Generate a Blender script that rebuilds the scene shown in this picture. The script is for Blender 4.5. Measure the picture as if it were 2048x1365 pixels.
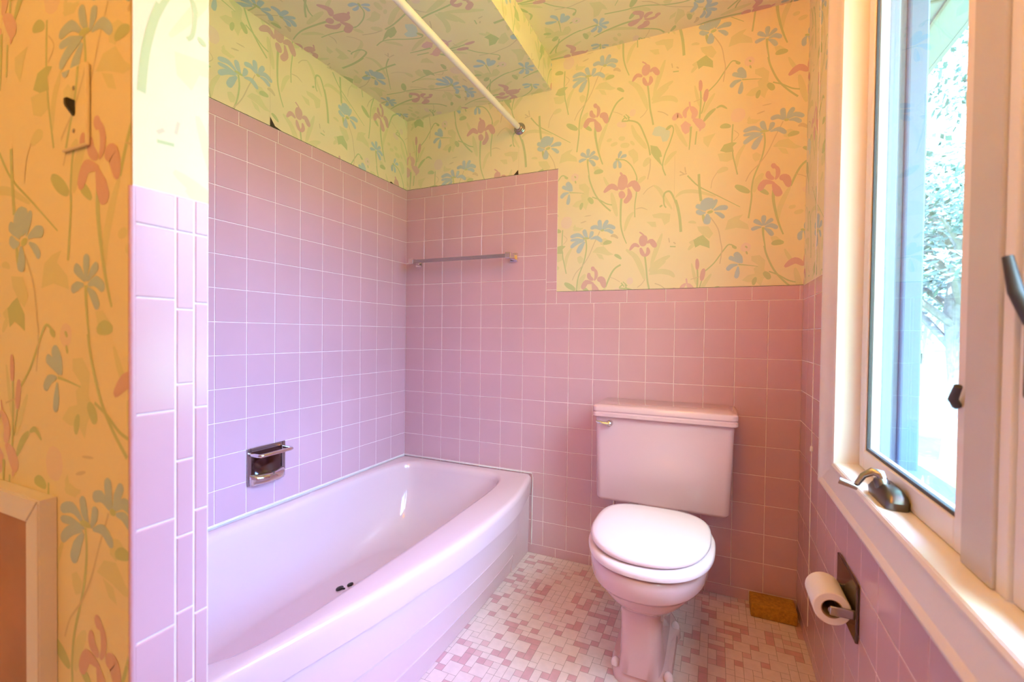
import bpy, bmesh, math, random
from mathutils import Vector, Matrix
random.seed(7)
S = bpy.context.scene
for o in list(bpy.data.objects): bpy.data.objects.remove(o)
COL = S.collection

# ------------------------------------------------------------------ camera
CAM = Vector((1.46691, -1.92858, 1.00097))
YAW, PIT, ROL, FPX = .42016, -.01584, -.01237, 909.75
cd = bpy.data.cameras.new('camera'); cam = bpy.data.objects.new('camera', cd); COL.objects.link(cam)
R = Matrix.Rotation(YAW, 3, 'Z') @ Matrix.Rotation(PIT, 3, 'X') @ Matrix.Rotation(ROL, 3, 'Y')
rt, fw, up = R @ Vector((1, 0, 0)), R @ Vector((0, 1, 0)), R @ Vector((0, 0, 1))
m = Matrix((rt, up, -fw)).transposed().to_4x4(); m.translation = CAM
cam.matrix_world = m
cd.sensor_width = 36; cd.lens = FPX / 2048 * 36; cd.clip_start = .02; cd.clip_end = 400
cd.dof.use_dof = True; cd.dof.focus_distance = 1.75; cd.dof.aperture_fstop = 3.6
S.camera = cam

# ------------------------------------------------------------------ light
w = bpy.data.worlds.new('sky'); S.world = w; w.use_nodes = True
nt = w.node_tree; bg = nt.nodes['Background']
# sky radiance shaped for the room light by compass side (imagined house wing / open side / tree side) and height: dim at the tree-lined horizon, bright above
tcw = nt.nodes.new('ShaderNodeTexCoord'); sep = nt.nodes.new('ShaderNodeSeparateXYZ'); nt.links.new(tcw.outputs['Generated'], sep.inputs[0])
fl = nt.nodes.new('ShaderNodeVectorMath'); fl.operation = 'MULTIPLY'; fl.inputs[1].default_value = (1, 1, 0)
nm = nt.nodes.new('ShaderNodeVectorMath'); nm.operation = 'NORMALIZE'; sp2 = nt.nodes.new('ShaderNodeSeparateXYZ')
nt.links.new(tcw.outputs['Generated'], fl.inputs[0]); nt.links.new(fl.outputs[0], nm.inputs[0]); nt.links.new(nm.outputs[0], sp2.inputs[0])
def ramp(src, nodes, lo, hi):
    mr = nt.nodes.new('ShaderNodeMapRange'); mr.inputs['From Min'].default_value = lo; mr.inputs['From Max'].default_value = hi
    r = nt.nodes.new('ShaderNodeValToRGB'); nt.links.new(src, mr.inputs['Value']); nt.links.new(mr.outputs['Result'], r.inputs['Fac'])
    el = r.color_ramp.elements
    while len(el) < len(nodes): el.new(.5)
    for q, (p_, c_) in zip(el, nodes): q.position = (p_ - lo) / (hi - lo); q.color = (*c_, 1)
    return r.outputs['Color']
O, I = (0, 0, 0), (1, 1, 1); acc = None
for azi, ele in (([(-.7, I), (0, O), (.7, O)], [(.05, (.01, .02, .015)), (.25, (.015, .03, .04)), (.45, (.06, .065, .07)), (.65, (.14, .22, .22))]),
                 ([(-.7, O), (0, I), (.7, O)], [(.05, (.009, .013, .013)), (.25, (.06, .122, .27)), (.45, (.08, .135, .225)), (.65, (.08, .08, .20))]),
                 ([(-.7, O), (0, O), (.7, I)], [(.05, (.01, .015, .015)), (.25, (.015, .025, .03)), (.45, (.02, .04, .05)), (.65, (.03, .06, .07))])):
    mu = nt.nodes.new('ShaderNodeVectorMath'); mu.operation = 'MULTIPLY'
    nt.links.new(ramp(sp2.outputs['Y'], azi, -1, 1), mu.inputs[0]); nt.links.new(ramp(sep.outputs['Z'], ele, 0, 1), mu.inputs[1])
    if acc is None: acc = mu.outputs[0]
    else:
        ad = nt.nodes.new('ShaderNodeVectorMath'); ad.operation = 'ADD'; nt.links.new(acc, ad.inputs[0]); nt.links.new(mu.outputs[0], ad.inputs[1]); acc = ad.outputs[0]
nt.links.new(acc, bg.inputs['Color']); bg.inputs['Strength'].default_value = 210.0
w.cycles.sampling_method = 'MANUAL'; w.cycles.sample_map_resolution = 256

def sun(loc_dir, energy, col, ang=.01):
    l = bpy.data.lights.new('sun', 'SUN'); l.energy = energy; l.color = col; l.angle = ang
    o = bpy.data.objects.new('sun', l); COL.objects.link(o)
    o.rotation_euler = Vector(loc_dir).to_track_quat('-Z', 'Y').to_euler(); return o
sun((.35, .75, -1.1), 42.0, (.95, 1.0, .85))

def area(name, loc, target, size, energy, col, size_y=None):
    l = bpy.data.lights.new(name, 'AREA'); l.energy = energy; l.color = col
    l.shape = 'RECTANGLE'; l.size = size; l.size_y = size_y or size
    o = bpy.data.objects.new(name, l); COL.objects.link(o); o.location = loc
    o.rotation_euler = (Vector(target) - Vector(loc)).to_track_quat('-Z', 'Y').to_euler(); return o
WARM = (1.0, .50, .09)
def lamp(name, loc, energy, col, r):
    l = bpy.data.lights.new(name, 'POINT'); l.energy = energy; l.color = col; l.shadow_soft_size = r
    o = bpy.data.objects.new(name, l); COL.objects.link(o); o.location = loc; return o
lamp('ceiling_lamp', (1.34, -1.05, 2.09), 13, (1, .33, .02), .07)
lamp('vanity_lamp', (1.1, -2.7, 1.95), 15.5, (1, .47, .13), .09)

S.view_settings.view_transform = 'Standard'; S.view_settings.look = 'None'
S.view_settings.exposure = 0.0; S.view_settings.gamma = 1.0; S.view_settings.use_curve_mapping = False

# ------------------------------------------------------------------ materials
MATS = {}
def mat(name, col, rough=.5, metal=0.0, coat=0.0, noise=0.0, nscale=8.0, bump=0.0, bscale=60.0, trans=0.0, spec=.5):
    if name in MATS: return MATS[name]
    mt = bpy.data.materials.new(name); mt.use_nodes = True; t = mt.node_tree; b = t.nodes['Principled BSDF']
    b.inputs['Base Color'].default_value = (*col, 1); b.inputs['Roughness'].default_value = rough
    b.inputs['Metallic'].default_value = metal; b.inputs['Coat Weight'].default_value = coat
    b.inputs['Coat Roughness'].default_value = .06; b.inputs['Specular IOR Level'].default_value = spec
    if noise > 0 or bump > 0:
        tc = t.nodes.new('ShaderNodeTexCoord')
    if noise > 0:
        n = t.nodes.new('ShaderNodeTexNoise'); n.inputs['Scale'].default_value = nscale; n.inputs['Detail'].default_value = 4
        r = t.nodes.new('ShaderNodeValToRGB')
        a = tuple(max(0, c * (1 - noise)) for c in col); c2 = tuple(min(1, c * (1 + noise * .6)) for c in col)
        r.color_ramp.elements[0].color = (*a, 1); r.color_ramp.elements[1].color = (*c2, 1)
        r.color_ramp.elements[0].position = .3; r.color_ramp.elements[1].position = .7
        t.links.new(tc.outputs['Object'], n.inputs['Vector']); t.links.new(n.outputs['Fac'], r.inputs['Fac'])
        t.links.new(r.outputs['Color'], b.inputs['Base Color'])
    if bump > 0:
        n = t.nodes.new('ShaderNodeTexNoise'); n.inputs['Scale'].default_value = bscale; n.inputs['Detail'].default_value = 3
        bp = t.nodes.new('ShaderNodeBump'); bp.inputs['Strength'].default_value = bump; bp.inputs['Distance'].default_value = .002
        t.links.new(tc.outputs['Object'], n.inputs['Vector']); t.links.new(n.outputs['Fac'], bp.inputs['Height'])
        t.links.new(bp.outputs['Normal'], b.inputs['Normal'])
    MATS[name] = mt; return mt
TILE = (.69, .44, .50)
M_tile = mat('pink_glazed_tile', TILE, .17, coat=.0, noise=.05, nscale=3, spec=.5)
M_grout = mat('pale_grout', (.92, .80, .80), .8, noise=.08, nscale=30)
M_paper = mat('cream_wallpaper', (.86, .79, .52), .75, noise=.03, nscale=4, bump=.15, bscale=400)
M_pB = mat('wallpaper_blue', (0.50, 0.65, 0.66), .75)
M_pC = mat('wallpaper_pale_blue', (0.66, 0.78, 0.66), .75)
M_pR = mat('wallpaper_rose', (0.71, 0.49, 0.44), .75)
M_pP = mat('wallpaper_pale_rose', (0.78, 0.57, 0.51), .75)
M_pG = mat('wallpaper_green', (0.56, 0.65, 0.33), .75)
M_pY = mat('wallpaper_yellow_green', (0.75, 0.74, 0.43), .75)
M_pT = mat('wallpaper_tan', (0.70, 0.64, 0.41), .75)
M_pF = mat('wallpaper_blush', (0.84, 0.73, 0.58), .75)
M_plaster = mat('old_plaster', (.62, .50, .36), .8, noise=.2, nscale=6)
M_tub = mat('pink_enamel', (.80, .62, .66), .09, coat=.5)
M_china = mat('pink_vitreous_china', (.72, .47, .48), .1, coat=.5)
M_seat = mat('pink_seat_plastic', (.84, .68, .72), .16, coat=.3)
M_chrome = mat('chrome', (.72, .72, .74), .08, metal=1)
M_dchrome = mat('dull_chrome', (.42, .42, .45), .22, metal=1)
M_rod = mat('white_enamelled_rod', (.85, .80, .72), .3, coat=.2)
M_white = mat('white_painted_wood', (.82, .79, .79), .35, noise=.03, nscale=5)
M_vinyl = mat('white_window_frame', (.84, .82, .80), .3)
M_caulk = mat('white_caulk', (.85, .82, .80), .6)
M_black = mat('black_plastic', (.015, .013, .013), .4)
M_gasket = mat('dark_rubber_gasket', (.05, .045, .05), .5)
M_wood = mat('orange_brown_wood', (.50, .23, .10), .45, noise=.25, nscale=5)
M_paperw = mat('white_tissue_paper', (.88, .85, .80), .9, bump=.3, bscale=150)
M_card = mat('brown_cardboard', (.45, .32, .2), .9)
M_sponge = mat('amber_sponge', (.52, .27, .035), .95, noise=.25, nscale=120, bump=1.0, bscale=350)
M_white2 = mat('plain_plaster', (.78, .68, .52), .8)
M_lawn = mat('sunlit_grass', (.12, .185, .07), .95, noise=.3, nscale=.6)
M_conc = mat('pale_concrete', (.30, .30, .29), .9, noise=.08, nscale=2)
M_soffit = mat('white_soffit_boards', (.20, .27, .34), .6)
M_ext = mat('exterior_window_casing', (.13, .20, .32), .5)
M_bark = mat('grey_bark', (.20, .22, .25), .9, noise=.3, nscale=12)
M_leaf = mat('green_leaf', (.09, .19, .19), .6)
M_roofm = mat('pale_grey_shingle', (.35, .35, .34), .9, noise=.15, nscale=3)
M_siding = mat('pale_house_siding', (.6, .6, .56), .7)
M_darkglass = mat('dark_window_pane', (.04, .05, .06), .1)
def glass_mat():
    mt = bpy.data.materials.new('clear_window_glass'); mt.use_nodes = True; t = mt.node_tree; t.nodes.clear()
    o = t.nodes.new('ShaderNodeOutputMaterial'); mx = t.nodes.new('ShaderNodeMixShader')
    tr = t.nodes.new('ShaderNodeBsdfTransparent'); tr.inputs['Color'].default_value = (.93, .97, .97, 1)
    gl = t.nodes.new('ShaderNodeBsdfGlossy'); gl.inputs['Roughness'].default_value = .0
    fr = t.nodes.new('ShaderNodeFresnel'); ge = t.nodes.new('ShaderNodeNewGeometry'); ma = t.nodes.new('ShaderNodeMapRange')
    ma.inputs['To Min'].default_value = 1.45; ma.inputs['To Max'].default_value = 1 / 1.45
    t.links.new(ge.outputs['Backfacing'], ma.inputs['Value']); t.links.new(ma.outputs['Result'], fr.inputs['IOR'])
    t.links.new(fr.outputs[0], mx.inputs[0]); t.links.new(tr.outputs[0], mx.inputs[1]); t.links.new(gl.outputs[0], mx.inputs[2])
    t.links.new(mx.outputs[0], o.inputs['Surface']); return mt
M_glass = glass_mat()

# ------------------------------------------------------------------ helpers
def link(name, me, mats, parent=None):
    o = bpy.data.objects.new(name, me); COL.objects.link(o)
    for a in (mats if isinstance(mats, (list, tuple)) else [mats]): me.materials.append(a)
    if parent: o.parent = parent; o.matrix_parent_inverse = parent.matrix_world.inverted()
    return o
def fin(name, bm, mats, parent=None, smooth=None, recalc=True):
    if recalc: bmesh.ops.recalc_face_normals(bm, faces=bm.faces)
    me = bpy.data.meshes.new(name); bm.to_mesh(me); bm.free()
    if smooth is not None:
        me.polygons.foreach_set('use_smooth', [True] * len(me.polygons))
        o = link(name, me, mats, parent)
        try: me.set_sharp_from_angle(angle=math.radians(smooth))
        except Exception: pass
        return o
    return link(name, me, mats, parent)
def empty(name, loc, label=None, cat=None, group=None, kind=None):
    o = bpy.data.objects.new(name, None); COL.objects.link(o); o.location = loc; o.empty_display_size = .05
    bpy.context.view_layer.update(); tag(o, label, cat, group, kind); return o
def tag(o, label=None, cat=None, group=None, kind=None):
    if label: o['label'] = label
    if cat: o['category'] = cat
    if group: o['group'] = group
    if kind: o['kind'] = kind
    return o
def box(bm, a, b, bev=0.0, seg=2, mi=0):
    a, b = Vector(a), Vector(b); lo = Vector(map(min, a, b)); hi = Vector(map(max, a, b))
    r = bmesh.ops.create_cube(bm, size=1, matrix=Matrix.Translation((lo + hi) / 2) @ Matrix.Diagonal((*(hi - lo), 1)))
    vs = r['verts']; fs = set(f for v in vs for f in v.link_faces)
    for f in fs: f.material_index = mi
    if bev > 0:
        es = list(set(e for v in vs for e in v.link_edges))
        rr = bmesh.ops.bevel(bm, geom=es, offset=bev, segments=seg, profile=.5, affect='EDGES')
        for f in rr['faces']: f.material_index = mi
def tube(bm, pts, rad, n=12, cap=True, mi=0):
    pts = [Vector(p) for p in pts]; rads = rad if isinstance(rad, (list, tuple)) else [rad] * len(pts)
    rings = []; prev = None
    for i, p in enumerate(pts):
        d = (pts[min(i + 1, len(pts) - 1)] - pts[max(i - 1, 0)]).normalized()
        if prev is None:
            u = d.orthogonal().normalized()
        else:
            u = (prev - d * prev.dot(d)).normalized()
        prev = u; v = d.cross(u)
        rings.append([bm.verts.new(p + (u * math.cos(2 * math.pi * k / n) + v * math.sin(2 * math.pi * k / n)) * rads[i]) for k in range(n)])
    for a, b in zip(rings, rings[1:]):
        for k in range(n):
            f = bm.faces.new((a[k], a[(k + 1) % n], b[(k + 1) % n], b[k])); f.material_index = mi
    if cap:
        bm.faces.new(rings[0]).material_index = mi; bm.faces.new(list(reversed(rings[-1]))).material_index = mi
def lathe(bm, prof, origin, axis, n=24, mi=0):
    """prof: (t along axis, radius)"""
    ax = Vector(axis).normalized(); u = ax.orthogonal().normalized(); v = ax.cross(u); o = Vector(origin); rings = []
    for t, r in prof:
        rings.append([bm.verts.new(o + ax * t + (u * math.cos(2 * math.pi * k / n) + v * math.sin(2 * math.pi * k / n)) * max(r, 1e-5)) for k in range(n)])
    for a, b in zip(rings, rings[1:]):
        for k in range(n):
            f = bm.faces.new((a[k], a[(k + 1) % n], b[(k + 1) % n], b[k])); f.material_index = mi
    bm.faces.new(rings[0]).material_index = mi; bm.faces.new(list(reversed(rings[-1]))).material_index = mi
def loft(bm, rings, cap0=True, cap1=True, mi=0):
    vr = [[bm.verts.new(p) for p in r] for r in rings]; n = len(vr[0])
    for a, b in zip(vr, vr[1:]):
        for k in range(n):
            bm.faces.new((a[k], a[(k + 1) % n], b[(k + 1) % n], b[k])).material_index = mi
    if cap0: bm.faces.new(vr[0]).material_index = mi
    if cap1: bm.faces.new(list(reversed(vr[-1]))).material_index = mi
    return vr
def sup(cx, cy, ax, ayf, ayb, z, nf=2.2, nb=2.2, n=72):
    """super-ellipse ring; front is -y (half depth ayf), back is +y (ayb)"""
    r = []
    for k in range(n):
        a = 2 * math.pi * k / n; c, s = math.cos(a), math.sin(a)
        e = nf if s < 0 else nb
        x = abs(c) ** (2 / e) * math.copysign(1, c); y = abs(s) ** (2 / e) * math.copysign(1, s)
        r.append(Vector((cx + ax * x, cy + (ayf if s < 0 else ayb) * y, z)))
    return r
class Frame:
    """a wall plane: origin, u direction, v direction; normal = into the room"""
    def __init__(s, o, u, v, nrm): s.o, s.u, s.v, s.n = Vector(o), Vector(u), Vector(v), Vector(nrm)
    def p(s, u, v, h=0): return s.o + s.u * u + s.v * v + s.n * h
def face(bm, pts, n, mi):
    vs = [bm.verts.new(p) for p in pts]
    f = bm.faces.new(vs); f.normal_update()
    if f.normal.dot(n) < 0: f.normal_flip()
    f.material_index = mi
def frect(bm, F, u0, v0, u1, v1, h, mi): face(bm, [F.p(u0, v0, h), F.p(u1, v0, h), F.p(u1, v1, h), F.p(u0, v1, h)], F.n, mi)
G = .0027
def tile(bm, F, u0, v0, u1, v1, mi, h=.0014, ch=.0011, g=G):
    if u1 < u0: u0, u1 = u1, u0
    if v1 < v0: v0, v1 = v1, v0
    if u1 - u0 < .006 or v1 - v0 < .006: return
    a = g / 2
    j = random.uniform(-.00025, .00025)
    lo = [(u0 + a, v0 + a), (u1 - a, v0 + a), (u1 - a, v1 - a), (u0 + a, v1 - a)]
    hi = [(u0 + a + ch, v0 + a + ch), (u1 - a - ch, v0 + a + ch), (u1 - a - ch, v1 - a - ch), (u0 + a + ch, v1 - a - ch)]
    A = [F.p(*q, .0002) for q in lo]
    tx, ty = random.uniform(-1, 1) * .00012, random.uniform(-1, 1) * .00012
    B = [F.p(*q, h + j * 0 + (tx if i in (0, 3) else -tx) + (ty if i < 2 else -ty)) for i, q in enumerate(hi)]
    face(bm, B, F.n, mi)
    for i in range(4):
        k = (i + 1) % 4; face(bm, [A[i], A[k], B[k], B[i]], F.n, mi)
def cuts(a, b, step, off=0.0):
    """break [a,b] at off + k*step"""
    r = [a]; k = math.floor((a - off) / step) + 1
    while off + k * step < b - 1e-6:
        if off + k * step > a + 1e-6: r.append(off + k * step)
        k += 1
    return r + [b]
def tgrid(bm, F, us, vs, mi, holes=()):
    for a, b in zip(us, us[1:]):
        for c, d in zip(vs, vs[1:]):
            if any(a > h[0] - 1e-4 and b < h[2] + 1e-4 and c > h[1] - 1e-4 and d < h[3] + 1e-4 for h in holes): continue
            tile(bm, F, a, c, b, d, mi)
T = .1095; XR = 1.7547; ZW = 1.19; ZC = 1.733; ZT = 1.685
CEIL = 2.215; SOF = 2.087; TUBH = .365; SX = .782
YN = -3.0
rows = [.0425 + k * T for k in range(11)]            # up to 1.1375
rows_full = [.0425 + k * T for k in range(16)]       # up to 1.685

# ------------------------------------------------------------------ wallpaper pattern, drawn as shapes of the paper's own mesh
FX, CXp, CYp = 909.75, 1024., 682.5
RI = R
def px2wall(a, b):
    d = R @ Vector(((a - CXp) / FX, 1, -(b - CYp) / FX)); t = (0 - CAM.y) / d.y; q = CAM + d * t; return q.x, q.z
V = {1: (1100, 120, 5.688), 2: (1100, 340, 5.688), 3: (1340, 40, 5.25), 4: (1340, 290, 4.707)}
RW, RH = .672, .695
def conv(v, pts):
    ox, oy, s = V[v]; r = []
    for x, y in pts:
        X, Z = px2wall(ox + x / s, oy + y / s)
        if v <= 2: r.append((X - .637, Z))
        else: r.append((X - 1.307, Z + .348))
    return r
MI = dict(B=1, C=2, R=3, P=4, G=5, Y=6, T=7, F=8)
SHAPES = []   # (mi, layer, list of convex polys)
SC = {1: 1 / 2740., 2: 1 / 2740., 3: 1 / 2850., 4: 1 / 2540.}
def spl(pts, n=5):
    out = []
    P = [pts[0]] + list(pts) + [pts[-1]]
    for i in range(1, len(P) - 2):
        p0, p1, p2, p3 = P[i - 1], P[i], P[i + 1], P[i + 2]
        for k in range(n):
            t = k / n
            out.append(tuple(.5 * ((2 * p1[c]) + (-p0[c] + p2[c]) * t + (2 * p0[c] - 5 * p1[c] + 4 * p2[c] - p3[c]) * t * t + (-p0[c] + 3 * p1[c] - 3 * p2[c] + p3[c]) * t ** 3) for c in (0, 1)))
    out.append(tuple(pts[-1])); return out
def stroke(v, c, pts, wd, kind='leaf'):
    q = spl(conv(v, pts), 5 if len(pts) < 4 else 4); n = len(q) - 1; wd = wd * SC[v] / 2
    L, Rr = [], []
    for i, (x, y) in enumerate(q):
        x0, y0 = q[max(i - 1, 0)]; x1, y1 = q[min(i + 1, n)]; dx, dy = x1 - x0, y1 - y0; l = math.hypot(dx, dy) or 1
        t = i / n
        if kind == 'leaf': ww = wd * max(.12, math.sin(math.pi * min(1, max(0, .06 + .88 * t))) ** .75)
        elif kind == 'petal': ww = wd * (max(.25, min(1, .25 + 1.5 * t)) if t < .75 else math.sqrt(max(.04, 1 - ((t - .72) / .29) ** 2)))
        elif kind == 'blob': ww = wd * math.sqrt(max(.05, 1 - (2 * t - 1) ** 2))
        elif kind == 'taper': ww = wd * (1 - .6 * t)
        else: ww = wd
        L.append((x - dy / l * ww, y + dx / l * ww)); Rr.append((x + dy / l * ww, y - dx / l * ww))
    polys = [[L[i], L[i + 1], Rr[i + 1], Rr[i]] for i in range(n)]
    SHAPES.append((MI[c], polys))
def poly(v, c, pts):
    q = conv(v, pts)
    from mathutils.geometry import tessellate_polygon
    tr = tessellate_polygon([[Vector((x, y, 0)) for x, y in q]])
    SHAPES.append((MI[c], [[q[i] for i in t] for t in tr]))
L_ = 'leaf'; P_ = 'petal'; S_ = 'stem'; B_ = 'blob'; T_ = 'taper'
# soft background blushes and yellow-green leaves first
DRAW = [
 (1,'F',[(905,600),(975,600)],80,B_),(1,'F',[(760,730),(870,740)],70,B_),(3,'F',[(640,1000),(790,1000)],150,B_),(3,'F',[(790,420),(880,450)],100,B_),
 (1,'Y',[(430,600),(380,680),(350,790)],60,L_),(1,'Y',[(660,710),(610,820),(565,950),(555,1060)],48,L_),
 (1,'Y',[(895,245),(1000,310),(1070,440),(1110,560)],62,L_),(1,'Y',[(1310,0),(1265,130),(1220,260),(1180,400)],52,L_),
 (1,'Y',[(1160,460),(1250,350),(1400,240)],60,L_),(1,'Y',[(1170,480),(1250,400),(1350,310)],42,L_),(1,'Y',[(1160,490),(1280,440),(1400,440),(1450,480)],58,L_),
 (1,'Y',[(930,740),(970,850),(1060,960),(1100,1010)],55,L_),(1,'Y',[(200,560),(215,440),(275,320)],42,L_),(1,'Y',[(35,610),(80,590),(130,565)],45,L_),
 (1,'Y',[(645,925),(705,905)],40,B_),(1,'Y',[(780,895),(855,895)],52,B_),(1,'Y',[(690,975),(770,945)],44,B_),(1,'Y',[(800,975),(905,970)],60,B_),(1,'Y',[(915,925),(960,970)],34,B_),
 (1,'Y',[(1300,1200),(1370,1100),(1440,1040)],48,L_),(1,'Y',[(1065,1215),(1110,1150),(1150,1130)],70,L_),(1,'T',[(720,120),(760,105),(805,130)],36,L_),
 (2,'Y',[(700,260),(730,400),(762,530)],58,L_),(2,'Y',[(610,80),(650,160),(685,205)],36,L_),(2,'Y',[(950,480),(890,560),(845,700)],46,L_),
 (2,'Y',[(1000,150),(1040,110),(1090,75)],52,L_),(2,'Y',[(1175,175),(1240,220),(1310,330),(1390,450)],40,L_),
 (3,'Y',[(50,1090),(100,1200),(180,1330)],50,L_),(3,'Y',[(260,690),(290,820),(312,910)],34,L_),(3,'Y',[(470,770),(400,880),(350,980)],42,L_),
 (4,'Y',[(50,495),(120,445),(250,440),(430,485)],38,L_),(4,'Y',[(445,262),(500,232),(548,228)],52,L_),(3,'Y',[(225,260),(270,250),(310,255)],32,L_),(3,'Y',[(225,555),(260,510),(290,490)],40,L_),
]
POLY1 = [
 (1,'Y',[(40,430),(150,400),(180,470),(120,505),(60,500)]),(1,'Y',[(600,170),(660,150),(700,170),(640,240),(600,230)]),
 (1,'Y',[(510,335),(560,270),(640,245),(700,300),(755,322),(690,345),(610,335)]),(1,'Y',[(550,340),(620,345),(645,400),(590,395)]),
 (1,'Y',[(335,420),(370,395),(410,420),(395,470),(360,490),(340,460)]),(1,'Y',[(285,108),(330,70),(405,80),(370,102),(300,120)]),
 (1,'Y',[(890,1040),(950,1010),(1000,1060),(1005,1140),(950,1190),(935,1120),(895,1080)]),
 (1,'Y',[(105,1180),(130,1080),(190,1040),(260,1015),(225,1065),(300,1110),(310,1160),(200,1150)]),
 (1,'Y',[(490,1220),(540,1210),(590,1250),(510,1280)]),
 (2,'Y',[(330,170),(400,155),(450,205),(440,290),(470,335),(430,395),(410,460),(370,420),(300,430),(250,415),(300,360),(360,340),(350,290),(390,255),(330,215)]),
 (2,'Y',[(265,650),(285,620),(300,662),(380,660),(340,698),(270,698)]),
 (2,'Y',[(1160,510),(1250,490),(1370,500),(1360,590),(1300,630),(1270,555),(1180,545)]),(2,'Y',[(1095,590),(1200,590),(1212,650),(1160,650)]),
 (3,'Y',[(320,290),(440,270),(490,340),(450,400),(390,380),(335,335)]),(3,'Y',[(350,1230),(480,1190),(440,1250),(400,1340),(350,1290)]),
 (3,'Y',[(230,470),(285,430),(290,480),(250,490)]),
]
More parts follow.
